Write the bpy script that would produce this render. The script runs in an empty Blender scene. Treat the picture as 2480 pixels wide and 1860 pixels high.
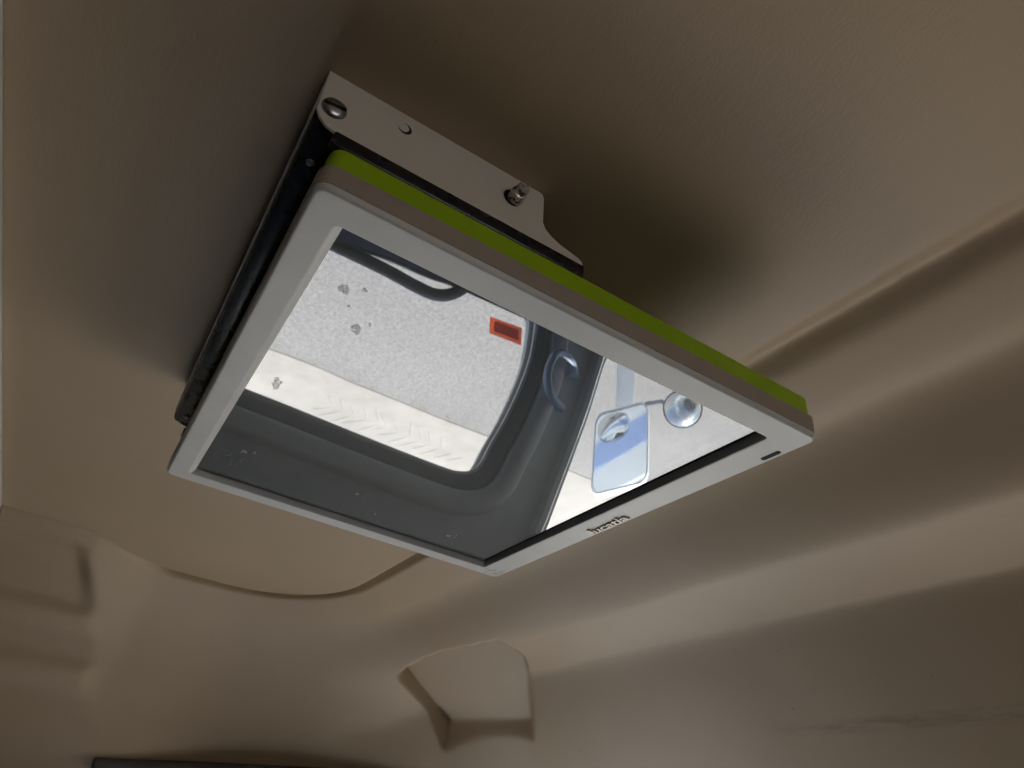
import bpy, bmesh, math, random
from math import radians, sin, cos, pi, exp, hypot, atan2
from mathutils import Vector, Matrix, noise
from mathutils.geometry import tessellate_polygon

# ------------------------------------------------------------------ camera, sky, sun, exposure
S = bpy.context.scene
COL = S.collection
cd = bpy.data.cameras.new('camera')
cam = bpy.data.objects.new('camera', cd)
COL.objects.link(cam)
R3 = Matrix(((0.84135, -0.37462, -0.38961), (-0.52836, -0.41816, -0.73890), (0.11389, 0.82753, -0.54975)))
cam.matrix_world = Matrix.Translation((-0.0142, -0.2079, -0.2042)) @ R3.to_4x4()
cd.sensor_width = 36.0
cd.lens = 25.113
cd.clip_start = 0.01
cd.clip_end = 500
S.camera = cam

SUN_EL, SUN_AZ = radians(56), radians(18)      # azimuth counted from +X towards +Y (the bus faces +X)
w = bpy.data.worlds.new('World'); S.world = w; w.use_nodes = True
nt = w.node_tree
sky = nt.nodes.new('ShaderNodeTexSky'); sky.sky_type = 'NISHITA'; sky.sun_disc = False
sky.sun_elevation = SUN_EL; sky.sun_rotation = pi / 2 - SUN_AZ
sky.dust_density = 2.0
bg = nt.nodes['Background']; bg.inputs[1].default_value = 0.10
nt.links.new(sky.outputs[0], bg.inputs[0])
sl = bpy.data.lights.new('sun', 'SUN'); sl.energy = 4.0; sl.angle = radians(0.53); sl.color = (1, 0.94, 0.85)
so = bpy.data.objects.new('sun', sl); COL.objects.link(so)
sd = Vector((cos(SUN_EL) * cos(SUN_AZ), cos(SUN_EL) * sin(SUN_AZ), sin(SUN_EL)))
so.rotation_euler = sd.to_track_quat('Z', 'Y').to_euler(); so.location = sd * 20
S.view_settings.view_transform = 'Standard'; S.view_settings.look = 'None'
S.view_settings.gamma = 1; S.view_settings.exposure = 3.5
S.view_settings.use_curve_mapping = False
S.render.engine = 'CYCLES'
cy = S.cycles
cy.use_denoising = True
cy.max_bounces = 10; cy.diffuse_bounces = 6; cy.glossy_bounces = 5; cy.transparent_max_bounces = 12
cy.caustics_reflective = False; cy.caustics_refractive = False
cy.sample_clamp_indirect = 0

# ------------------------------------------------------------------ helpers
def tag(o, label=None, cat=None, group=None, kind=None):
    for k_, v in (('label', label), ('category', cat), ('group', group), ('kind', kind)):
        if v: o[k_] = v
    return o

def empty(name, loc=(0, 0, 0)):
    o = bpy.data.objects.new(name, None); COL.objects.link(o); o.location = loc
    o.empty_display_size = 0.02
    return o

def link(name, me, mat, parent=None, smooth=False):
    me.materials.append(mat)
    if smooth:
        for p in me.polygons: p.use_smooth = True
    o = bpy.data.objects.new(name, me); COL.objects.link(o)
    if parent is not None:
        o.parent = parent
        o.matrix_parent_inverse = Matrix.Translation(-parent.location)
    return o

def from_bm(name, bm, mat, parent=None, smooth=False, angle=None):
    bmesh.ops.recalc_face_normals(bm, faces=bm.faces[:])
    me = bpy.data.meshes.new(name); bm.to_mesh(me); bm.free()
    o = link(name, me, mat, parent, smooth or angle is not None)
    if angle is not None:
        me.set_sharp_from_angle(angle=angle)
    return o

def pydata(name, v, f, mat, parent=None, smooth=False):
    me = bpy.data.meshes.new(name); me.from_pydata([tuple(p) for p in v], [], f); me.update()
    return link(name, me, mat, parent, smooth)

def box(bm, a, b):
    r = bmesh.ops.create_cube(bm, size=1)
    for v in r['verts']:
        v.co = Vector(((a[i] + b[i]) / 2 + v.co[i] * (b[i] - a[i]) for i in range(3)))
    return r['verts']

def bevel(bm, wd, seg=2, edges=None):
    bmesh.ops.bevel(bm, geom=(edges or bm.edges[:]), offset=wd, segments=seg, affect='EDGES', profile=0.5)

def rrect(x0, y0, x1, y1, r, n=6):
    out = []
    for cx, cy_, a in ((x1 - r, y1 - r, 0), (x0 + r, y1 - r, 90), (x0 + r, y0 + r, 180), (x1 - r, y0 + r, 270)):
        for i in range(n + 1):
            t = radians(a + 90 * i / n)
            out.append((cx + r * cos(t), cy_ + r * sin(t)))
    return out

def loft(bm, loops, cap0=False, cap1=False, closed=True):
    rows = [[bm.verts.new(p) for p in L] for L in loops]
    n = len(rows[0])
    for a, b in zip(rows, rows[1:]):
        for i in range(n if closed else n - 1):
            j = (i + 1) % n
            bm.faces.new((a[i], a[j], b[j], b[i]))
    if cap0: bm.faces.new(rows[0])
    if cap1: bm.faces.new(rows[-1])
    return rows

def tube(bm, pts, rad, seg=10, flat=1.0):
    pts = [Vector(p) for p in pts]
    loops, u_ = [], None
    for i, p in enumerate(pts):
        t = (pts[min(i + 1, len(pts) - 1)] - pts[max(i - 1, 0)]).normalized()
        if u_ is None: u_ = Vector((0, 1, 0.05))
        u_ = (u_ - t * u_.dot(t)).normalized(); s_ = t.cross(u_)
        r = rad[i] if isinstance(rad, (list, tuple)) else rad
        loops.append([p + s_ * (cos(2 * pi * k_ / seg) * r) + u_ * (sin(2 * pi * k_ / seg) * r * flat) for k_ in range(seg)])
    loft(bm, loops, True, True)

def spline(pts, n=8, closed=False):
    P = [Vector(p) for p in pts]; out = []
    m = len(P)
    rng = range(m) if closed else range(m - 1)
    for i in rng:
        if closed: a, b, c, d = P[i - 1], P[i], P[(i + 1) % m], P[(i + 2) % m]
        else: a, b, c, d = P[max(i - 1, 0)], P[i], P[i + 1], P[min(i + 2, m - 1)]
        for k_ in range(n):
            t = k_ / n
            out.append(0.5 * ((2 * b) + (c - a) * t + (2 * a - 5 * b + 4 * c - d) * t * t + (3 * b - a - 3 * c + d) * t ** 3))
    if not closed: out.append(P[-1])
    return out

def sm(a, b, x):
    t = min(1, max(0, (x - a) / (b - a))); return t * t * (3 - 2 * t)

# ------------------------------------------------------------------ materials
def new_mat(name, col, rough=0.5, metal=0.0, ior=1.5, **kw):
    m = bpy.data.materials.new(name); m.use_nodes = True
    b = m.node_tree.nodes['Principled BSDF']
    b.inputs['Base Color'].default_value = (*col, 1); b.inputs['Roughness'].default_value = rough
    b.inputs['Metallic'].default_value = metal; b.inputs['IOR'].default_value = ior
    for k_, v in kw.items(): b.inputs[k_].default_value = v
    return m

class NT:
    def __init__(s, m): s.t = m.node_tree; s.b = s.t.nodes.get('Principled BSDF'); s.co = None
    def n(s, typ, **kw):
        o = s.t.nodes.new('ShaderNode' + typ)
        for k_, v in kw.items(): setattr(o, k_, v)
        return o
    def l(s, a, b): s.t.links.new(a, b)
    def coords(s):
        if not s.co: s.co = s.n('NewGeometry').outputs['Position']
        return s.co
    def mapped(s, scale=(1, 1, 1), rot=(0, 0, 0), loc=(0, 0, 0)):
        mp = s.n('Mapping'); mp.inputs['Scale'].default_value = scale; mp.inputs['Rotation'].default_value = rot
        mp.inputs['Location'].default_value = loc
        s.l(s.coords(), mp.inputs[0]); return mp.outputs[0]
    def noise(s, scale, detail=4, rough=0.55, vec=None, dist=0.0):
        o = s.n('TexNoise'); o.inputs['Scale'].default_value = scale; o.inputs['Detail'].default_value = detail
        o.inputs['Roughness'].default_value = rough; o.inputs['Distortion'].default_value = dist
        s.l(vec if vec is not None else s.coords(), o.inputs['Vector']); return o.outputs['Fac']
    def ramp(s, fac, *stops):
        o = s.n('ValToRGB'); cr = o.color_ramp
        while len(cr.elements) < len(stops): cr.elements.new(0.5)
        for e, (p, c) in zip(cr.elements, stops):
            e.position = p; e.color = (*c, 1) if len(c) == 3 else c
        s.l(fac, o.inputs[0]); return o.outputs[0]
    def mix(s, fac, a, b, typ='MIX'):
        o = s.n('Mix', data_type='RGBA', blend_type=typ)
        for sock, v in ((o.inputs['Factor'], fac), (o.inputs[6], a), (o.inputs[7], b)):
            if hasattr(v, 'is_linked'): s.l(v, sock)
            elif isinstance(v, (int, float)): sock.default_value = v
            else: sock.default_value = (*v, 1)
        return o.outputs[2]
    def math(s, op, a, b=0.0, c=None):
        o = s.n('Math', operation=op)
        for i, v in enumerate((a, b) if c is None else (a, b, c)):
            if hasattr(v, 'is_linked'): s.l(v, o.inputs[i])
            else: o.inputs[i].default_value = v
        return o.outputs[0]
    def bump(s, h, strength=0.3, dist=0.001, prev=None):
        o = s.n('Bump'); o.inputs['Strength'].default_value = strength; o.inputs['Distance'].default_value = dist
        s.l(h, o.inputs['Height'])
        if prev: s.l(prev, o.inputs['Normal'])
        return o.outputs[0]
    def blob(s, c, r):                                   # soft mask round a point of the surface
        d = s.n('VectorMath', operation='DISTANCE'); s.l(s.coords(), d.inputs[0]); d.inputs[1].default_value = c
        m_ = s.n('MapRange'); m_.inputs[1].default_value = r; m_.inputs[2].default_value = r * 0.25
        s.l(d.outputs['Value'], m_.inputs[0]); return m_.outputs[0]

M = {}
# headliner vinyl: fine grain, soft creases that run across the bus, old stains
m = M['vinyl'] = new_mat('beige_vinyl', (0.42, 0.35, 0.275), 0.5)
N = NT(m)
base = N.mix(N.ramp(N.noise(3.5, 5), (0.35, (0, 0, 0)), (0.7, (1, 1, 1))), (0.445, 0.331, 0.210), (0.50, 0.373, 0.242))
sx = N.n('SeparateXYZ'); N.l(N.coords(), sx.inputs[0])
band = N.n('MapRange'); band.inputs[1].default_value = 0.0065; band.inputs[2].default_value = 0.0005
N.l(N.math('ABSOLUTE', N.math('ADD', sx.outputs['Z'], 0.0752)), band.inputs[0])
stain = N.math('MULTIPLY', N.math('MULTIPLY', N.blob((0.59, 0.15, -0.074), 0.17), band.outputs[0]), N.ramp(N.noise(1, 5, 0.75, N.mapped((120, 26, 160))), (0.40, (0, 0, 0)), (0.66, (1, 1, 1))))
base = N.mix(N.math('MULTIPLY', stain, 0.6), base, (0.17, 0.125, 0.085))
speck = N.ramp(N.noise(170, 1), (0.80, (0, 0, 0)), (0.83, (1, 1, 1)))
base = N.mix(N.math('MULTIPLY', speck, 0.5), base, (0.16, 0.12, 0.09))
N.l(base, N.b.inputs['Base Color'])
v1 = N.n('TexVoronoi', feature='DISTANCE_TO_EDGE'); v1.inputs['Scale'].default_value = 520
N.l(N.coords(), v1.inputs['Vector'])
grain = N.math('MINIMUM', v1.outputs['Distance'], 0.25)
wr = N.n('TexNoise'); wr.inputs['Scale'].default_value = 1; wr.inputs['Detail'].default_value = 5; wr.inputs['Distortion'].default_value = 0.8
N.l(N.mapped((240, 95, 200), (0, 0, 0.25)), wr.inputs['Vector'])
ridge = N.math('ABSOLUTE', N.math('SUBTRACT', wr.outputs['Fac'], 0.5))
ridge = N.math('MINIMUM', ridge, 0.09)
wr2 = N.noise(1, 3, 0.5, N.mapped((60, 16, 60), (0, 0, -0.3)), 0.6)
b1 = N.bump(grain, 0.16, 0.0005)
b2 = N.bump(ridge, 0.20, 0.0012, b1)
b3 = N.bump(wr2, 0.07, 0.0020, b2)
N.l(b3, N.b.inputs['Normal'])

m = M['bezel'] = new_mat('pale_grey_plastic', (0.60, 0.605, 0.585), 0.42); N = NT(m)
c0 = N.mix(N.ramp(N.noise(22, 5), (0.35, (0, 0, 0)), (0.68, (1, 1, 1))), (0.53, 0.52, 0.487), (0.59, 0.58, 0.545))
c0 = N.mix(N.math('MULTIPLY', N.blob((0.276, 0.327, 0), 0.013), N.ramp(N.noise(180, 3), (0.42, (0, 0, 0)), (0.6, (1, 1, 1)))), c0, (0.34, 0.31, 0.26))
c0 = N.mix(N.math('MULTIPLY', N.blob((0.02, 0.18, 0), 0.05), N.ramp(N.noise(60, 4), (0.5, (0, 0, 0)), (0.8, (1, 1, 1)))), c0, (0.45, 0.45, 0.44))
c0 = N.mix(N.ramp(N.noise(240, 2), (0.76, (0, 0, 0)), (0.79, (0.8, 0.8, 0.8))), c0, (0.30, 0.27, 0.24))
N.l(c0, N.b.inputs['Base Color']); N.l(N.bump(N.noise(900, 2), 0.12, 0.0004), N.b.inputs['Normal'])
m = M['taupe'] = new_mat('taupe_plastic', (0.30, 0.25, 0.215), 0.45); N = NT(m)
N.l(N.mix(N.noise(40, 5), (0.29, 0.235, 0.185), (0.36, 0.295, 0.24)), N.b.inputs['Base Color'])
m = M['green'] = new_mat('lime_green_plastic', (0.30, 0.46, 0.01), 0.45); N = NT(m)
N.l(N.mix(N.noise(30, 5), (0.27, 0.42, 0.006), (0.36, 0.54, 0.010)), N.b.inputs['Base Color'])
m = M['metal_paint'] = new_mat('cream_painted_steel', (0.50, 0.46, 0.40), 0.42); N = NT(m)
N.l(N.mix(N.noise(45, 5), (0.60, 0.54, 0.445), (0.67, 0.605, 0.505)), N.b.inputs['Base Color'])
N.l(N.bump(N.noise(1200, 2), 0.10, 0.0003), N.b.inputs['Normal'])
m = M['black'] = new_mat('black_lacquered_steel', (0.012, 0.012, 0.013), 0.28); N = NT(m)
N.l(N.ramp(N.noise(120, 3), (0.3, (0.22, 0.22, 0.22)), (0.7, (0.30, 0.30, 0.30))), N.b.inputs['Roughness'])
M['black_matt'] = new_mat('black_plastic', (0.010, 0.010, 0.011), 0.7, 0, 1.3)
M['steel'] = new_mat('dull_zinc_steel', (0.42, 0.42, 0.41), 0.32, 1.0)
m = M['pin'] = new_mat('worn_painted_pin', (0.45, 0.43, 0.38), 0.35, 0.6); N = NT(m)
N.l(N.ramp(N.noise(420, 3), (0.44, (0.10, 0.09, 0.08)), (0.5, (0.55, 0.52, 0.46))), N.b.inputs['Base Color'])
M['bronze'] = new_mat('bronze_badge', (0.40, 0.34, 0.26), 0.4, 0.3)
# glossy screen: smooth glass with a few dried smears and dust specks
m = M['screen'] = new_mat('switched_off_screen_glass', (0.026, 0.030, 0.031), 0.35, 0, 1.15, **{'Coat Weight': 1.0, 'Coat Roughness': 0.018, 'Coat IOR': 1.95}); N = NT(m)
sm1 = N.ramp(N.noise(1, 5, 0.65, N.mapped((300, 120, 100), (0, 0, 0.5))), (0.60, (0, 0, 0)), (0.66, (1, 1, 1)))
patch = N.math('MAXIMUM', N.math('MAXIMUM', N.blob((0.032, 0.286, 0.004), 0.014), N.blob((0.215, 0.292, 0.004), 0.017)), N.math('MAXIMUM', N.blob((0.045, 0.262, 0.004), 0.012), N.math('MAXIMUM', N.blob((0.15, 0.30, 0.004), 0.012), N.blob((0.13, 0.27, 0.004), 0.010))))
dust = N.ramp(N.noise(430, 1), (0.815, (0, 0, 0)), (0.83, (1, 1, 1)))
fac = N.math('MAXIMUM', N.math('MULTIPLY', sm1, patch), N.math('MULTIPLY', dust, 0.6))
N.l(N.mix(N.math('MULTIPLY', fac, 0.6), (0.026, 0.030, 0.031), (0.45, 0.47, 0.47)), N.b.inputs['Base Color'])
N.l(N.math('ADD', N.math('MULTIPLY', fac, 0.3), 0.018), N.b.inputs['Coat Roughness'])

def grainy(name, a, b, scale, rough=0.8, bs=0.3, bd=0.004, big=None):
    m = M[name] = new_mat(name, a, rough); N = NT(m)
    c = N.mix(N.ramp(N.noise(scale, 6, 0.7), (0.36, (0, 0, 0)), (0.64, (1, 1, 1))), a, b)
    if big: c = N.mix(N.ramp(N.noise(big, 4), (0.4, (0, 0, 0)), (0.7, (0.55, 0.55, 0.55))), c, tuple(x * 0.8 for x in a))
    N.l(c, N.b.inputs['Base Color'])
    N.l(N.bump(N.noise(scale * 1.3, 4, 0.7), bs, bd), N.b.inputs['Normal'])
grainy('asphalt', (0.17, 0.168, 0.169), (0.31, 0.305, 0.302), 48, 0.85, 0.4, 0.006, 0.6)
grainy('sandy_concrete', (0.305, 0.292, 0.268), (0.375, 0.36, 0.332), 5, 0.85, 0.3, 0.01, 1.1)
grainy('leaf_litter', (0.20, 0.13, 0.07), (0.35, 0.26, 0.15), 30, 0.8)
grainy('rubber', (0.085, 0.085, 0.088), (0.11, 0.11, 0.114), 60, 0.55, 0.1, 0.001)
grainy('trim_grey', (0.56, 0.63, 0.67), (0.63, 0.70, 0.74), 14, 0.32, 0.15, 0.001)
grainy('panel_blue', (0.30, 0.42, 0.74), (0.36, 0.49, 0.80), 18, 0.45, 0.1, 0.001)
grainy('handle_blue', (0.40, 0.54, 0.76), (0.46, 0.61, 0.84), 30, 0.4, 0.1, 0.001)
grainy('floor_vinyl', (0.025, 0.025, 0.025), (0.04, 0.039, 0.037), 40, 0.6)
grainy('wall_lining', (0.05, 0.045, 0.04), (0.06, 0.052, 0.045), 20, 0.6)
grainy('bounce_grey', (0.19, 0.18, 0.165), (0.22, 0.21, 0.195), 25, 0.6)
grainy('body_white', (0.84, 0.85, 0.85), (0.88, 0.89, 0.89), 6, 0.3, 0.0)
grainy('housing_grey', (0.16, 0.18, 0.20), (0.21, 0.23, 0.25), 20, 0.35, 0.1, 0.001)
def paper(name, col, amt):
    m = M[name] = new_mat(name, col, 0.5); t = m.node_tree
    tl = t.nodes.new('ShaderNodeBsdfTranslucent'); tl.inputs[0].default_value = (*col, 1)
    mx = t.nodes.new('ShaderNodeMixShader'); mx.inputs[0].default_value = amt
    t.links.new(t.nodes['Principled BSDF'].outputs[0], mx.inputs[1]); t.links.new(tl.outputs[0], mx.inputs[2])
    t.links.new(mx.outputs[0], t.nodes['Material Output'].inputs[0])
paper('orange_red_sticker', (0.90, 0.14, 0.05), 0.8); paper('sticker_print', (0.36, 0.16, 0.14), 0.8)
M['sticker_red'] = M['orange_red_sticker']; M['sticker_ink'] = M['sticker_print']
M['mirror_glass'] = new_mat('silvered_mirror', (0.70, 0.77, 0.83), 0.06, 1.0)

def glass(name, tint, rough=0.0):
    m = bpy.data.materials.new(name); m.use_nodes = True; t = m.node_tree
    t.nodes.remove(t.nodes['Principled BSDF']); out = t.nodes['Material Output']
    tr = t.nodes.new('ShaderNodeBsdfTransparent'); tr.inputs[0].default_value = (*tint, 1)
    gl = t.nodes.new('ShaderNodeBsdfGlossy'); gl.inputs['Roughness'].default_value = rough
    fr = t.nodes.new('ShaderNodeFresnel'); fr.inputs[0].default_value = 1.45
    mx = t.nodes.new('ShaderNodeMixShader')
    t.links.new(fr.outputs[0], mx.inputs[0]); t.links.new(tr.outputs[0], mx.inputs[1]); t.links.new(gl.outputs[0], mx.inputs[2])
    t.links.new(mx.outputs[0], out.inputs[0]); M[name] = m
    return m
glass('pane_glass', (0.90, 0.93, 0.93))
def film(name, col, alpha):
    m = M[name] = new_mat(name, col, 0.6)
    N = NT(m); N.l(N.math('MULTIPLY', N.ramp(N.noise(160, 4), (0.35, (0.3, 0.3, 0.3)), (0.6, (1, 1, 1))), alpha), N.b.inputs['Alpha'])
film('dried_dirt', (0.16, 0.19, 0.19), 0.75)

# ------------------------------------------------------------------ headliner (the ceiling of the bus)
CZ = 0.070                                             # level of the flat ceiling panel
FX = 0.288                                             # where its front edge runs across the bus
def yb(x): return 0.783 + 0.093 * sm(-0.07, 0.075, x)  # left edge of the flat panel, stepping out into the corner
XC, YC = 0.140, 0.700                                  # centre of the rounded front-left corner

def h_front(s):
    if s <= 0: return 0.0
    h = 0.010 * sm(0, 0.07, s)                                    # soft roll behind the joint
    h += 0.044 * sm(0.065, 0.155, s)                              # hollow riser
    h += 0.017 * sm(0.12, 0.25, s)
    if s > 0.225:
        q = s - 0.225
        q = q - 0.012 * (1 - exp(-q / 0.012))
        h += 0.175 * (1 - exp(-1.40 * q / 0.175 - (q / 0.16) ** 3))       # header falling towards the windscreen
    return h
def cove(x, s):                                       # swelling cove that runs down to the side wall
    if s <= 0: return 0.0
    bp = 0.80 + 0.076 * sm(-0.06, 0.34, x)
    q = 1.15 - bp; t = s + yb(x) - bp
    c2 = (0.229 - 0.20 * q) / (q * q); t0 = max(0.0, t - s)
    return 0.20 * t + c2 * t * t - (0.20 * t0 + c2 * t0 * t0) * (1 - sm(0.0, 0.30, s))
def h_steps(s):
    if s <= 0: return 0.0
    h = (0.20 * s + 1.30 * s * s) * sm(0.0, 0.05, s) - 0.021 * sm(0.02, 0.10, s)
    h -= 0.004 * exp(-((s - 0.004) / 0.006) ** 2)
    for a, d in ((0.075, 0.004), (0.185, 0.007), (0.262, 0.006)):
        h += d * sm(a - 0.016, a, s) - d * sm(a + 0.004, a + 0.04, s)
    return h
def edge_x(y): return -0.052 + 0.090 * sm(0.80, 1.12, y) + 0.11 * sm(1.06, 1.20, y)
POCK = [(0.416, 0.848), (0.528, 0.878), (0.580, 0.708), (0.474, 0.586), (0.434, 0.578)]   # rim of the moulded recess in the header
def pocket(x, y):
    if not (0.38 < x < 0.62 and 0.54 < y < 0.92): return 0.0
    d, n = 0.0, len(POCK)
    for i in range(n):
        (ax, ay), (bx, by) = POCK[i], POCK[(i + 1) % n]
        L = hypot(bx - ax, by - ay)
        e = ((bx - ax) * (y - ay) - (by - ay) * (x - ax)) / L       # > 0 outside
        d += exp(e / 0.0035)
    return sm(-0.001, 0.007, -0.0035 * math.log(d))
PLANE = None
def headliner_z(x, y):
    B = yb(x)
    if y <= YC:
        s = x - FX; h = h_front(s)
    elif x <= XC:
        s = y - B
        hb = cove(x, s)
        k_ = sm(-0.008, 0.020, x - edge_x(y))
        h = hb * k_ + h_steps(y - 0.783) * (1 - k_)
    else:
        rx, ry = FX - XC, B - YC
        dx, dy = (x - XC), (y - YC)
        d = hypot(dx / rx, dy / ry); L = hypot(dx, dy)
        s = L - L / d if d > 1e-6 else -1
        th = atan2(dy, dx) / (pi / 2)
        wgt = sm(0.0, 0.75, th)
        h = h_front(s) * (1 - wgt) + cove(x, s) * wgt
    wd = 0.0048 + 0.0065 * (1 - sm(0.0, 0.5, y))
    g = exp(-((s - 0.002) / wd) ** 2)
    if x > -0.05 or s < -0.01:
        h -= 0.0085 * g * sm(-0.02, 0.10, x)
    wob = 0.0012 * noise.noise(Vector((x * 5, y * 5, 0.3))) + 0.0006 * noise.noise(Vector((x * 17, y * 11, 2.3)))
    if h > 0.20: h = 0.20 + 0.11 * (1 - exp(-(h - 0.20) / 0.11))
    if PLANE:
        w_ = pocket(x, y)
        if w_ > 0: h += (CZ - (PLANE[0] + PLANE[1] * x + PLANE[2] * y) - h) * w_
    return CZ - h + wob * sm(0.0, 0.06, s)

def fit_plane(pts):                                   # least-squares plane z = a + b x + c y through the rim of the recess
    n = len(pts); mx, my, mz = (sum(p[i] for p in pts) / n for i in range(3))
    xx = sum((p[0] - mx) ** 2 for p in pts); yy = sum((p[1] - my) ** 2 for p in pts); xy = sum((p[0] - mx) * (p[1] - my) for p in pts)
    xz = sum((p[0] - mx) * (p[2] - mz) for p in pts); yz = sum((p[1] - my) * (p[2] - mz) for p in pts)
    dt = xx * yy - xy * xy; b = (xz * yy - yz * xy) / dt; c = (yz * xx - xz * xy) / dt
    return (mz - b * mx - c * my + 0.031, b, c)
PLANE = fit_plane([(px, py, headliner_z(px, py)) for px, py in POCK])

def axis(segs):
    out = [segs[0][0]]
    for a, b, st in segs:
        n = max(1, round((b - a) / st))
        out += [a + (b - a) * (i + 1) / n for i in range(n)]
    return out
XS = axis(((-0.1375, 0.14, 0.004), (0.14, 0.27, 0.003), (0.27, 0.31, 0.0015), (0.31, 0.42, 0.004), (0.42, 0.62, 0.003), (0.62, 1.0, 0.009)))
YS = axis(((-1.30, -0.3, 0.03), (-0.3, 0.56, 0.008), (0.56, 1.0, 0.003), (1.0, 1.22, 0.004)))
verts = [(x, y, headliner_z(x, y)) for x in XS for y in YS]
ny = len(YS)
faces = [(i * ny + j, i * ny + j + 1, (i + 1) * ny + j + 1, (i + 1) * ny + j) for i in range(len(XS) - 1) for j in range(ny - 1)]
ceil = tag(pydata('ceiling', verts, faces, M['vinyl'], None, True), kind='structure')
ceil['label'] = 'moulded beige vinyl headliner with a groove and stepped front edge'

# panel behind the transverse joint and its trim strip
bm = bmesh.new(); box(bm, (-3.2, -1.3, 0.066), (-0.1415, 1.22, 0.09))
tag(from_bm('ceiling_rear', bm, M['vinyl']), kind='structure')
bm = bmesh.new(); box(bm, (-0.162, -1.28, 0.0630), (-0.1368, 0.775, 0.0692)); bevel(bm, 0.0012, 2)
tag(from_bm('ceiling_trim_strip', bm, M['bezel']), 'pale trim strip along the cross joint of the headliner', 'trim')

# ------------------------------------------------------------------ monitor
HX, WY = 0.285, 0.340
mon = empty('monitor', (HX / 2, WY / 2, 0.0))
tag(mon, 'flip-up flat screen folded under the ceiling, grey bezel and lime green back', 'monitor')
def ring_loops(prof, x0, y0, x1, y1, r):
    out = []
    for off, z in prof:                                 # off > 0 grows inwards
        out.append([(p[0], p[1], z) for p in rrect(x0 + off, y0 + off, x1 - off, y1 - off, max(r - off, 0.0008), 6)])
    return out
bm = bmesh.new()
outer = ring_loops([(0.0, 0.0030), (0.0003, 0.0014), (0.0010, 0.0003), (0.0017, 0.00003), (0.0022, 0.0), (0.0030, 0.0)], 0, 0, HX, WY, 0.0065)
OX0, OX1, OY0, OY1 = 0.0145, 0.2640, 0.0170, 0.3242
def open_loop(dx0, dx1, dy, z, r):
    return [(p[0], p[1], z) for p in rrect(OX0 + dx0, OY0 + dy, OX1 - dx1, OY1 - dy, r, 6)]
inner = [open_loop(-0.0012, -0.0012, -0.0012, 0.0, 0.0030), open_loop(-0.0006, -0.0005, -0.0005, 0.0, 0.0024), open_loop(0.0006, 0, 0, 0.0004, 0.0020), open_loop(0.0032, 0.0002, 0.0002, 0.0030, 0.0012), open_loop(0.0033, 0.0004, 0.0004, 0.0062, 0.0012)]
loft(bm, outer + inner)
from_bm('bezel', bm, M['bezel'], mon, angle=radians(40))
bm = bmesh.new()
loft(bm, ring_loops([(0.004, 0.0026), (-0.0002, 0.0031), (-0.0003, 0.0040), (-0.0002, 0.0128), (0.0006, 0.0137), (0.006, 0.0138)], 0, 0, HX, WY, 0.0065))
from_bm('side_band', bm, M['taupe'], mon, angle=radians(40))
bm = bmesh.new()
loft(bm, ring_loops([(0.004, 0.0136), (0.0012, 0.0139), (0.0013, 0.0141), (0.0016, 0.0245), (0.0022, 0.0256), (0.0034, 0.0262), (0.0060, 0.0263)], 0, 0, HX, WY, 0.0075), cap1=True)
from_bm('back_cover', bm, M['green'], mon, angle=radians(40))
SZ = 0.0042
pydata('screen', [(OX0 + 0.001, OY0 - 0.004, SZ), (OX1 - 0.0042, OY0 - 0.004, SZ), (OX1 - 0.0042, OY1 - 0.0035, SZ), (OX0 + 0.001, OY1 - 0.0035, SZ)], [(0, 3, 2, 1)], M['screen'], mon)
bm = bmesh.new(); box(bm, (OX0 - 0.003, OY0 - 0.006, 0.0078), (OX1 + 0.004, OY1 + 0.004, 0.0110)); from_bm('screen_tray', bm, M['black_matt'], mon)
# indicator slot, a real dark inset window set just proud of the bezel
bm = bmesh.new()
loft(bm, [[(p[0], p[1], z) for p in rrect(0.2783 - o, 0.0224 - o, 0.2815 + o, 0.0354 + o, 0.0013, 5)] for o, z in ((0, 0.0015), (0, -0.00025), (-0.0005, -0.0002))], cap1=True)
from_bm('indicator_window', bm, M['black_matt'], mon)
# badge lettering
def letters(name, txt, mat, parent, origin, xdir, ydir, size, depth, width):
    cu = bpy.data.curves.new(name, 'FONT'); cu.body = txt; cu.size = size; cu.extrude = depth; cu.bevel_depth = depth * 0.35
    cu.offset = size * 0.012
    tmp = bpy.data.objects.new(name, cu); COL.objects.link(tmp)
    dg = bpy.context.evaluated_depsgraph_get(); me = bpy.data.meshes.new_from_object(tmp.evaluated_get(dg))
    bpy.data.objects.remove(tmp)
    xs = [v.co.x for v in me.vertices]; sc = width / (max(xs) - min(xs))
    X, Y = Vector(xdir), Vector(ydir); Z = X.cross(Y)
    for v in me.vertices:
        c = v.co.copy(); v.co = Vector(origin) + X * ((c.x - min(xs)) * sc + c.y * 0.18) + Y * c.y + Z * c.z
    return link(name, me, mat, parent)
letters('badge', 'lucatia', M['bronze'], mon, (0.2815, 0.1935, -0.0004), (0, -1, 0), (-1, 0, 0), 0.0105, 0.0005, 0.041)
# small chip on the lower edge of the side band
bm = bmesh.new(); bmesh.ops.create_icosphere(bm, subdivisions=2, radius=0.0011)
for v in bm.verts: v.co = Vector((0.1700 + v.co.x * 1.6, -0.0003 + v.co.y * 0.5, 0.0032 + v.co.z * 0.6)) + v.co * 0.25 * noise.noise(v.co * 2000)
from_bm('chip', bm, M['taupe'], mon, True)

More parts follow.
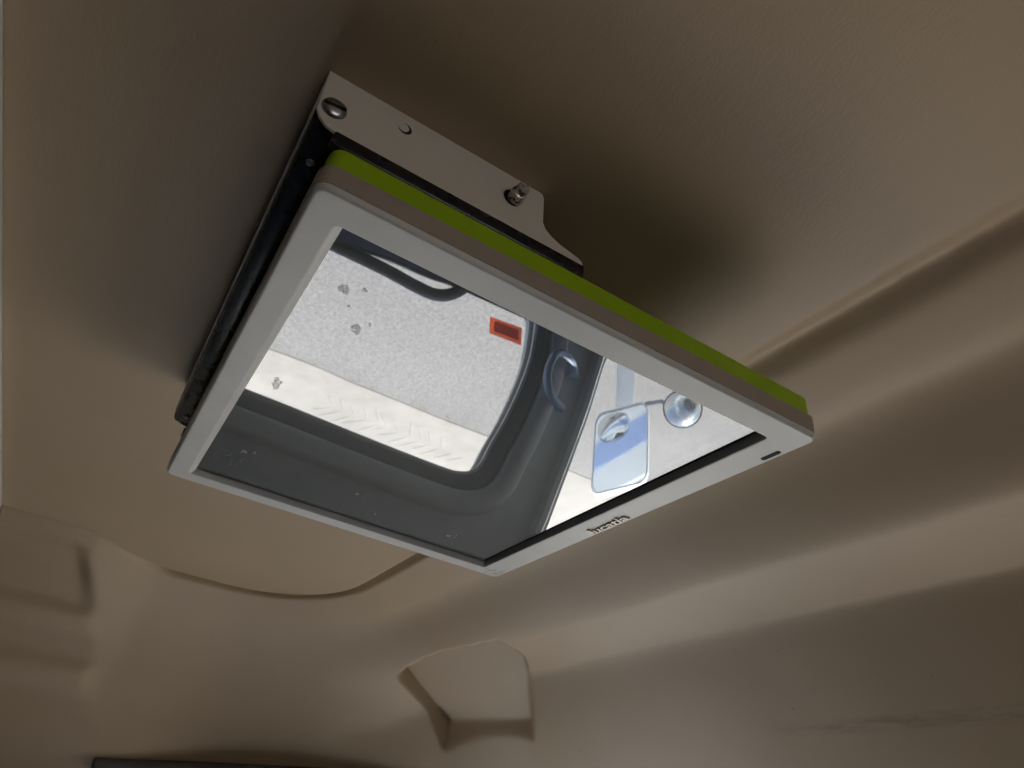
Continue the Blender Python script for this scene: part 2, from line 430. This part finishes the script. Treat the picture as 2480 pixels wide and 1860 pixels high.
# ------------------------------------------------------------------ bracket
br = empty('ceiling_bracket', (0.04, 0.17, CZ))
tag(br, 'cream steel hinge bracket screwed to the ceiling, carrying the monitor', 'bracket')
PY = 0.0060                                            # outer face of the near cheek
out = [(-0.0108, 0.0700), (0.0990, 0.0700), (0.1015, 0.0693), (0.1024, 0.0672), (0.1030, 0.0510), (0.1050, 0.0476), (0.1085, 0.0450), (0.1140, 0.0428),
       (0.1250, 0.0412), (0.1276, 0.0400), (0.1284, 0.0376), (0.1274, 0.0352), (0.1000, 0.0352), (0.0600, 0.0352), (0.0100, 0.0360), (0.0000, 0.0366), (-0.0040, 0.0378), (-0.0078, 0.0408), (-0.0100, 0.0450)]
def cheek(name, y0, y1, mat):
    bm = bmesh.new()
    rows = loft(bm, [[(x, y, z) for x, z in out] for y in (y0, y1)], True, True)
    bmesh.ops.bevel(bm, geom=[e for e in bm.edges if abs(e.verts[0].co.y - e.verts[1].co.y) < 1e-6], offset=0.0003, segments=1, affect='EDGES')
    return from_bm(name, bm, mat, br, angle=radians(35))
cheek('cheek_plate', PY, PY + 0.0016, M['metal_paint'])
cheek('cheek_plate', 0.3315, 0.3331, M['metal_paint'])
bm = bmesh.new(); box(bm, (-0.0108, PY + 0.0018, 0.0675), (0.098, 0.3313, 0.0695))
from_bm('ceiling_plate', bm, M['metal_paint'], br)
bm = bmesh.new(); box(bm, (-0.0108, PY + 0.0017, 0.0455), (-0.0099, 0.3314, 0.0674))
from_bm('rear_flange', bm, M['metal_paint'], br)
# black hinge arm that runs along the back edge of the monitor
bm = bmesh.new()
vs = box(bm, (-0.0098, 0.0085, 0.0385), (0.0062, 0.3345, 0.0520)); bevel(bm, 0.0035, 3)
from_bm('hinge_beam', bm, M['black'], br, angle=radians(40))
bm = bmesh.new(); box(bm, (0.000, 0.0030, 0.0270), (0.1275, 0.0075, 0.0350)); bevel(bm, 0.0012, 3)
from_bm('arm', bm, M['black'], br, angle=radians(40))
bm = bmesh.new(); box(bm, (0.000, 0.3290, 0.0270), (0.1265, 0.3312, 0.0347)); bevel(bm, 0.0006, 2)
from_bm('arm', bm, M['black'], br, angle=radians(40))
bm = bmesh.new(); box(bm, (0.012, 0.02, 0.0266), (0.125, 0.32, 0.0330)); bevel(bm, 0.001, 2)
from_bm('arm_plate', bm, M['black_matt'], br)
# pivot screw with a slot, hole drawn as flat discs with painted shade, locking pin
def disc_y(bm, x, z, prof, seg=28):
    loft(bm, [[(x + r * cos(2 * pi * k_ / seg), y, z + r * sin(2 * pi * k_ / seg)) for k_ in range(seg)] for r, y in prof], False, True)
ps = None
bm = bmesh.new(); disc_y(bm, -0.0034, 0.0490, [(0.0054, PY + 0.0005), (0.0056, PY - 0.0006), (0.0050, PY - 0.0015), (0.0036, PY - 0.0022), (0.0016, PY - 0.0026)])
ps = from_bm('pivot_screw', bm, M['steel'], br, True)
bm = bmesh.new(); box(bm, (-0.0047, -0.0003, -0.0006), (0.0047, 0.0003, 0.0006))
sl_ = from_bm('slot', bm, M['black_matt'])  # black bar on the dome, the slot's shade put in as colour
sl_.data.transform(Matrix.Translation((-0.0034, PY - 0.00250, 0.0486)) @ Matrix.Rotation(radians(-9), 4, 'Y'))
sl_.parent = ps
sl_.matrix_parent_inverse = Matrix.Identity(4)
bm = bmesh.new(); disc_y(bm, 0.0273, 0.0606, [(0.0040, PY - 0.0001), (0.0033, PY - 0.0002), (0.0032, PY - 0.0001)])
from_bm('hole', bm, M['metal_paint'], br)
bm = bmesh.new(); disc_y(bm, 0.0273, 0.0606, [(0.0033, PY - 0.00025), (0.0001, PY - 0.00025)])
from_bm('hole_shade', bm, M['black_matt'], br)  # flat black disc on the plate, painted shade inside the hole
bm = bmesh.new(); disc_y(bm, 0.0266, 0.0609, [(0.0026, PY - 0.00032), (0.0001, PY - 0.00033)])
from_bm('hole_disc', bm, M['metal_paint'], br)  # pale disc set off-centre, leaves a painted crescent of shade
bm = bmesh.new(); disc_y(bm, 0.0850, 0.0555, [(0.0048, PY - 0.0002), (0.0005, PY - 0.00025)])
from_bm('pin_hole_shade', bm, M['black_matt'], br)  # flat black disc, paints the shade around the pin
bm = bmesh.new(); disc_y(bm, 0.0862, 0.0556, [(0.0040, PY - 0.0003), (0.0040, PY - 0.0055), (0.0031, PY - 0.0060), (0.0031, PY - 0.0088), (0.0026, PY - 0.0094), (0.0003, PY - 0.0095)])
from_bm('locking_pin', bm, M['pin'], br, angle=radians(35))
for y_, x_ in ((0.0300, -0.0030), (0.3200, -0.0015)):
    bm = bmesh.new(); bmesh.ops.create_uvsphere(bm, u_segments=14, v_segments=8, radius=0.0021)
    for v in bm.verts: v.co = Vector((x_ + v.co.x, y_ + v.co.y, 0.0385 + v.co.z * 0.5))
    from_bm('rivet', bm, M['steel'], br, True)

# ------------------------------------------------------------------ bus shell: floor, walls, roof
ZF, ZG = -1.95, -2.60
YL, YR, XF, XB = 1.20, -1.30, 1.85, -3.2
def slab(name, a, b, mat):
    bm = bmesh.new(); box(bm, a, b); return tag(from_bm(name, bm, mat), kind='structure')
slab('floor', (XB, YR, ZF - 0.05), (XF, YL + 0.02, ZF), M['floor_vinyl'])
slab('roof', (XB - 0.1, YR - 0.1, 0.30), (XF + 0.1, YL + 0.12, 0.34), M['body_white'])
def holed(name, outer, holes, plane, lo, hi, mat):
    """wall of real thickness with openings; plane 'y' -> coords (x,z), plane 'x' -> coords (y,z)"""
    polys = [outer] + holes
    P = lambda p, d: (p[0], d, p[1]) if plane == 'y' else (d, p[0], p[1])
    flat = [q for L in polys for q in L]
    tris = tessellate_polygon([[Vector((q[0], q[1], 0)) for q in L] for L in polys])
    v = [P(q, lo) for q in flat] + [P(q, hi) for q in flat]; n = len(flat)
    f = [tuple(t) for t in tris] + [tuple(n + i for i in reversed(t)) for t in tris]
    k_ = 0
    for L in polys:
        for i in range(len(L)):
            a, b = k_ + i, k_ + (i + 1) % len(L); f.append((a, b, n + b, n + a))
        k_ += len(L)
    return pydata(name, v, f, mat)
# outline of the driver's side window (x, z)
WIN = [(0.16, -1.125), (0.40, -1.125), (0.70, -1.125), (0.755, -1.122), (0.778, -1.10), (0.779, -0.99), (0.771, -0.916), (0.753, -0.832), (0.724, -0.727), (0.694, -0.643),
       (0.675, -0.582), (0.655, -0.553), (0.618, -0.537), (0.57, -0.533), (0.41, -0.535), (0.20, -0.541), (0.06, -0.545), (0.02, -0.565), (0.01, -0.62), (0.04, -0.99), (0.06, -1.10)]
WINS = [(p.x, p.y) for p in spline([(a, b, 0) for a, b in WIN], 4, True)]
QW = [(0.872, -0.43), (0.886, -0.488), (0.977, -0.814), (1.012, -0.965), (1.034, -1.055), (1.062, -1.13), (1.12, -1.18), (1.60, -1.18), (1.74, -1.16), (1.76, -0.98), (1.76, -0.46), (1.73, -0.40), (1.60, -0.39), (0.92, -0.39)]
QWS = [(p.x, p.y) for p in spline([(a, b, 0) for a, b in QW], 4, True)]
def rwin(x0, x1, z0, z1, r=0.06): return rrect(x0, z0, x1, z1, r, 4)
wl = holed('wall_left', [(XB, ZF), (XF, ZF), (XF, 0.30), (XB, 0.30)], [WINS, QWS], 'y', YL + 0.004, YL + 0.06, M['trim_grey'])
tag(wl, kind='structure')
wr_ = holed('wall_right', [(XB, ZF), (XF, ZF), (XF, 0.30), (XB, 0.30)], [rwin(-0.05, 0.85, -0.44, -0.12)], 'y', YR - 0.06, YR, M['wall_lining'])  # unseen opening, added high up to light faces turned this way
tag(wr_, kind='structure')
tag(holed('wall_front', [(YR - 0.06, ZF), (YL + 0.06, ZF), (YL + 0.06, 0.30), (YR - 0.06, 0.30)], [rwin(0.30, 1.12, -1.25, -0.42)], 'x', XF, XF + 0.06, M['wall_lining']), kind='structure')  # windscreen opening narrowed to keep light off the right side
slab('bounce_shelf', (1.25, -0.95, -1.34), (1.845, 1.195, -1.27), M['bounce_grey'])  # unseen shelf, added to bounce sunlight up to the ceiling
slab('wall_rear', (XB - 0.06, YR - 0.06, ZF), (XB, YL + 0.06, 0.30), M['wall_lining'])

# outer skin of the bus: white, blue and dark bands below the windows
bs = empty('body_side', (0.0, YL + 0.064, -1.7)); tag(bs, 'white and blue painted outer side panels of the bus below the windows', 'body panel')
for nm, z0, z1, y1, mt in (('upper_panel', -1.36, -1.20, 0.078, 'body_white'), ('blue_band', -1.50, -1.362, 0.080, 'panel_blue'), ('lower_panel', -1.72, -1.502, 0.078, 'body_white'), ('skirt', -2.25, -1.722, 0.076, 'housing_grey')):
    bm = bmesh.new(); box(bm, (XB, YL + 0.064, z0), (XF, YL + y1, z1)); from_bm(nm, bm, M[mt], bs)

def offset(poly, d):
    out, n = [], len(poly)
    area = sum(poly[i][0] * poly[(i + 1) % n][1] - poly[(i + 1) % n][0] * poly[i][1] for i in range(n))
    sg = 1 if area > 0 else -1
    for i in range(n):
        a, b = Vector(poly[i - 1]), Vector(poly[(i + 1) % n]); t = (b - a).normalized()
        out.append((poly[i][0] + sg * t.y * d, poly[i][1] - sg * t.x * d))
    return out
def frame_ring(name, poly, prof, mat, parent):
    bm = bmesh.new()
    loft(bm, [[(x, y, z) for x, z in offset(poly, d)] for d, y in prof])
    return from_bm(name, bm, mat, parent, angle=radians(50))

win = empty('side_window', (0.1, YL + 0.03, -0.80))
tag(win, 'driver side window in a wide black rubber seal, road and pavement outside', 'window')
def pane(poly, y, parent):
    me_v = [(x, y, z) for x, z in poly] + [(x, y + 0.005, z) for x, z in poly]; n = len(poly)
    tr = tessellate_polygon([[Vector((q[0], q[1], 0)) for q in poly]])
    f = [tuple(t) for t in tr]
    return pydata('pane', me_v[:n], f, M['pane_glass'], parent)
pn = pane(offset(WINS, 0.005), YL + 0.030, win)
frame_ring('gasket', WINS, [(-0.004, YL + 0.034), (-0.003, YL + 0.022), (0.004, YL + 0.006), (0.018, YL - 0.003), (0.036, YL - 0.006), (0.046, YL - 0.002), (0.050, YL + 0.003)], M['rubber'], win)
frame_ring('trim_ring', WINS, [(0.049, YL + 0.003), (0.052, YL - 0.010), (0.058, YL - 0.016), (0.098, YL - 0.020), (0.106, YL - 0.014), (0.110, YL + 0.003)], M['trim_grey'], win)
# sticker low in the front corner of the pane
def quad_y(name, pts, y, mat, parent): return pydata(name, [(x, y, z) for x, z in pts], [tuple(range(len(pts)))], mat, parent)
stk = quad_y('sticker', [(0.6445, -1.041), (0.7500, -1.0545), (0.7555, -0.9935), (0.6505, -0.985)], YL + 0.0285, M['sticker_red'], win)
stk['label'] = 'orange red rectangular sticker with dark print'
p_ = quad_y('sticker_print', [(0.6600, -1.0325), (0.7405, -1.0430), (0.7430, -1.0060), (0.6645, -0.9985)], YL + 0.0280, M['sticker_ink'], win)
# dried dirt on the pane
rnd = random.Random(5)
for x_, z_, r_ in ((0.238, -0.915, 0.016), (0.289, -0.938, 0.008), (0.297, -0.815, 0.017), (0.163, -0.595, 0.015), (0.262, -0.872, 0.006), (0.325, -0.845, 0.006)):
    pts = [(x_ + r_ * (0.45 + 0.75 * rnd.random()) * cos(2 * pi * k_ / 11), z_ + r_ * (0.45 + 0.75 * rnd.random()) * sin(2 * pi * k_ / 11)) for k_ in range(11)]
    quad_y('dirt_patch', pts, YL + 0.0292, M['dried_dirt'], win)

qw = empty('quarter_window', (1.3, YL + 0.03, -0.72))
tag(qw, 'small front quarter window ahead of the pillar, outside mirror behind it', 'window')
pane(offset(QWS, 0.005), YL + 0.030, qw)
frame_ring('gasket', QWS, [(-0.003, YL + 0.034), (-0.002, YL + 0.02), (0.004, YL + 0.002), (0.010, YL - 0.001), (0.014, YL + 0.003)], M['rubber'], qw)
frame_ring('trim_ring', QWS, [(0.0135, YL + 0.003), (0.015, YL - 0.014), (0.022, YL - 0.022), (0.036, YL - 0.020), (0.046, YL + 0.003)], M['trim_grey'], qw)

# door panel below the window, its rib and the dark guard rail
dp = empty('door_panel', (0.1, YL, -1.5)); tag(dp, 'blue plastic lining panel below the driver window with a grey rib along its top', 'panel')
def strip_panel(name, top, bottom, y0, y1, mat, parent):
    bm = bmesh.new(); poly = top + bottom[::-1]
    loft(bm, [[(x, y, z) for x, z in poly] for y in (y0, y1)], True, True)
    return from_bm(name, bm, mat, parent)
topl = [(-0.15, -0.955), (0.165, -0.996), (0.29, -1.018), (0.43, -1.031), (0.51, -1.043), (0.79, -1.056)]
strip_panel('lining', [(x, z + 0.004) for x, z in topl], [(x, ZF + 0.01) for x, z in topl], YL - 0.036, YL - 0.024, M['panel_blue'], dp)
rib = [(x, YL - 0.033, z + 0.010) for x, z in topl]
bm = bmesh.new(); tube(bm, spline(rib, 6), 0.0075, 8, 0.6); from_bm('rib', bm, M['housing_grey'], dp, True)
bm = bmesh.new(); tube(bm, spline([(-0.05, YL - 0.045, -0.965), (0.16, YL - 0.045, -0.966), (0.30, YL - 0.045, -0.966), (0.39, YL - 0.045, -0.960), (0.445, YL - 0.045, -0.962), (0.485, YL - 0.045, -0.983), (0.518, YL - 0.045, -1.022), (0.53, YL - 0.040, -1.060)], 6), 0.0165, 12)
tag(from_bm('guard_rail', bm, M['rubber'], None, True), 'dark bent guard rail across the lower edge of the driver window', 'rail')

# grab handle on the pillar
gh = empty('grab_handle', (0.84, YL, -0.87)); tag(gh, 'blue grey plastic grab handle on the window pillar', 'handle')
path = spline([(0.86 + (q[0] - 0.86) * 0.88, q[1], -0.90 + (q[2] + 0.90) * 0.84) for q in [(0.925, YL - 0.010, -0.960), (0.885, YL - 0.042, -0.968), (0.840, YL - 0.058, -0.971), (0.812, YL - 0.060, -0.950), (0.794, YL - 0.060, -0.895), (0.791, YL - 0.060, -0.848), (0.803, YL - 0.056, -0.812), (0.838, YL - 0.036, -0.802), (0.884, YL - 0.010, -0.812)]], 8)
bm = bmesh.new(); tube(bm, path, 0.0108, 12, 1.25); from_bm('grip', bm, M['handle_blue'], gh, True)
for fx, fz in ((0.918, -0.950), (0.882, -0.826)):
    bm = bmesh.new(); box(bm, (fx - 0.018, YL - 0.016, fz - 0.012), (fx + 0.014, YL + 0.003, fz + 0.012)); bevel(bm, 0.004, 3)
    from_bm('foot', bm, M['handle_blue'], gh, angle=radians(40))

# ------------------------------------------------------------------ outside mirror
em = empty('outside_mirror', (1.40, 1.60, -1.1)); tag(em, 'rectangular bus mirror in a pale housing on a white arm, convex inset glass', 'mirror')
MX = 1.42
def mpt(u, v, d): return (1.50 - 0.14 * u + 0.72 * d, 1.545 + 0.145 * u + 0.70 * d, -1.285 + 0.055 * u + 0.345 * v)
def mloop(o, d, r=0.16):
    return [mpt(p[0], p[1], d) for p in rrect(o, o, 1 - o, 1 - o, max(r - o, 0.03), 5)]
bm = bmesh.new(); loft(bm, [mloop(0.035, 0.004), mloop(0.02, -0.006), mloop(0.0, -0.004), mloop(-0.01, 0.02), mloop(0.04, 0.06), mloop(0.2, 0.09)], False, True)
from_bm('housing', bm, M['body_white'], em, angle=radians(50))
bm = bmesh.new(); L = mloop(0.03, 0.002); bm.faces.new([bm.verts.new(p) for p in L]); from_bm('mirror_glass', bm, M['mirror_glass'], em)
bm = bmesh.new()
rows = []
for ri, (q, d) in enumerate(((1.0, 0.000), (0.98, -0.004), (0.90, -0.006), (0.6, -0.011), (0.3, -0.014), (0.02, -0.015))):
    rows.append([mpt(0.64 + 0.30 * q * (p[0] - 0.5) * 1.9, 0.23 + 0.17 * q * (p[1] - 0.5) * 2, d) for p in rrect(0, 0, 1, 1, 0.42, 7)])
loft(bm, rows, False, True); from_bm('convex_glass', bm, M['mirror_glass'], em, True)
bm = bmesh.new()
vs = box(bm, (1.440, 1.650, -2.25), (1.520, 1.675, -1.18)); bevel(bm, 0.006, 2)
from_bm('arm', bm, M['body_white'], em, angle=radians(40))
rmir = empty('round_mirror', (1.46, 1.35, -1.12)); tag(rmir, 'round convex mirror on a thin grey arm beside the outside mirror', 'mirror')
ctr = Vector((1.47, 1.335, -1.135)); ax = Vector((-0.62, -0.55, 0.55)).normalized()
s1 = ax.cross(Vector((0, 0, 1))).normalized(); s2 = s1.cross(ax)
def cap(rows, seg=28): return [[ctr + ax * a + s1 * (r * cos(2 * pi * k_ / seg)) + s2 * (r * sin(2 * pi * k_ / seg)) for k_ in range(seg)] for r, a in rows]
bm = bmesh.new(); loft(bm, cap([(0.063 * cos(t), 0.044 * sin(t)) for t in [radians(x) for x in (0, 15, 30, 45, 60, 75, 88)]]), False, True)
M['dull_mirror'] = new_mat('dull_convex_mirror', (0.60, 0.64, 0.67), 0.22, 0.85)
from_bm('convex_glass', bm, M['dull_mirror'], rmir, True)
bm = bmesh.new(); loft(bm, cap([(0.062, 0.002), (0.067, 0.002), (0.067, -0.012), (0.045, -0.04), (0.02, -0.05)]), False, True)
from_bm('housing', bm, M['housing_grey'], rmir, angle=radians(50))
bm = bmesh.new(); tube(bm, [ctr + Vector((0.02, 0.06, -0.035)), (1.47, 1.44, -1.215), (1.45, 1.50, -1.225)], 0.009, 10); from_bm('arm', bm, M['housing_grey'], rmir, True)

# ------------------------------------------------------------------ road and pavement outside
def sheet(name, x0, y0, x1, y1, z, nx, ny_, mat, amp=0.0, fr=1.0):
    v = [(x0 + (x1 - x0) * i / nx, y0 + (y1 - y0) * j / ny_, 0) for i in range(nx + 1) for j in range(ny_ + 1)]
    v = [(a, b, z + amp * noise.noise(Vector((a * fr, b * fr, 1.7)))) for a, b, _ in v]
    f = [(i * (ny_ + 1) + j, (i + 1) * (ny_ + 1) + j, (i + 1) * (ny_ + 1) + j + 1, i * (ny_ + 1) + j + 1) for i in range(nx) for j in range(ny_)]
    return tag(pydata(name, v, f, mat, None, True), kind='structure')
sheet('ground', -150, -150, 150, 150, ZG, 8, 8, M['asphalt'])
# pavement with an uneven worn edge
rnd = random.Random(2)
xsp = [-60, -20, -8] + [-4 + 0.12 * i for i in range(110)] + [14, 25, 60]
edge = [(x, 4.34 + 0.03 * noise.noise(Vector((x * 1.9, 0.2, 0))) + 0.012 * noise.noise(Vector((x * 9, 3.2, 0)))) for x in xsp]
v, f = [], []
for x, y in edge: v += [(x, y, ZG - 0.02), (x, y + 0.02, ZG + 0.010), (x, y + 0.07, ZG + 0.014), (x, 60, ZG + 0.014)]
for i in range(len(edge) - 1):
    for j in range(3): f.append((i * 4 + j, (i + 1) * 4 + j, (i + 1) * 4 + j + 1, i * 4 + j + 1))
tag(pydata('pavement', v, f, M['sandy_concrete']), kind='structure')
bm = bmesh.new()                                        # chevron tyre print pressed in the sand on the pavement
for i in range(13):
    x = 1.05 + 0.100 * i + rnd.uniform(-0.02, 0.02)
    for sg in (-1, 1):
        if rnd.random() < 0.2: continue
        a = Vector((x, 4.80 + sg * 0.02, ZG + 0.015)); b = Vector((x - rnd.uniform(0.08, 0.14), 4.80 + sg * rnd.uniform(0.13, 0.24), ZG + 0.015))
        t = (b - a).normalized(); s_ = Vector((-t.y, t.x, 0)) * rnd.uniform(0.012, 0.026)
        q = [bm.verts.new(p) for p in (a + s_, b + s_ * 0.6, b - s_ * 0.6, a - s_)]
        r_ = [bm.verts.new((a + b) / 2 + Vector((0, 0, 0.003)) + t * 0.06), bm.verts.new((a + b) / 2 + Vector((0, 0, 0.003)) - t * 0.06)]
        bm.faces.new((q[0], q[1], r_[0], r_[1])); bm.faces.new((q[2], q[3], r_[1], r_[0])); bm.faces.new((q[1], q[2], r_[0])); bm.faces.new((q[3], q[0], r_[1]))
tag(from_bm('tyre_print', bm, M['sandy_concrete'], None), 'chevron tyre tread print in the sand on the pavement', 'tyre print', kind='stuff')
bm = bmesh.new()
for i in range(150):
    x = rnd.uniform(-1, 5); y = 4.34 - abs(rnd.gauss(0, 0.035)); s_ = rnd.uniform(0.003, 0.009); a = rnd.uniform(0, pi)
    q = [bm.verts.new((x + s_ * cos(a + k_ * pi / 2) * (1.6 if k_ % 2 else 0.7), y + s_ * sin(a + k_ * pi / 2), ZG + 0.006 + 0.004 * rnd.random())) for k_ in range(4)]
    bm.faces.new(q)
tag(from_bm('leaf_litter', bm, M['leaf_litter'], None), 'brown leaf litter along the kerb', 'litter', kind='stuff')

# ------------------------------------------------------------------ dark seal at the foot of the headliner above the side window
SEAL = [(0.0861, 1.1496, -0.1590), (0.1103, 1.1474, -0.1560), (0.1674, 1.1387, -0.1505), (0.2444, 1.1154, -0.143), (0.3387, 1.0659, -0.135), (0.4318, 1.0102, -0.127), (0.5186, 0.941, -0.119)]
bm = bmesh.new(); tube(bm, spline(SEAL, 6), [0.004] + [0.010] * (6 * (len(SEAL) - 1)), 10)
tag(from_bm('seal_strip', bm, M['rubber'], None, True), 'dark rubber seal strip along the lower edge of the headliner', 'seal')
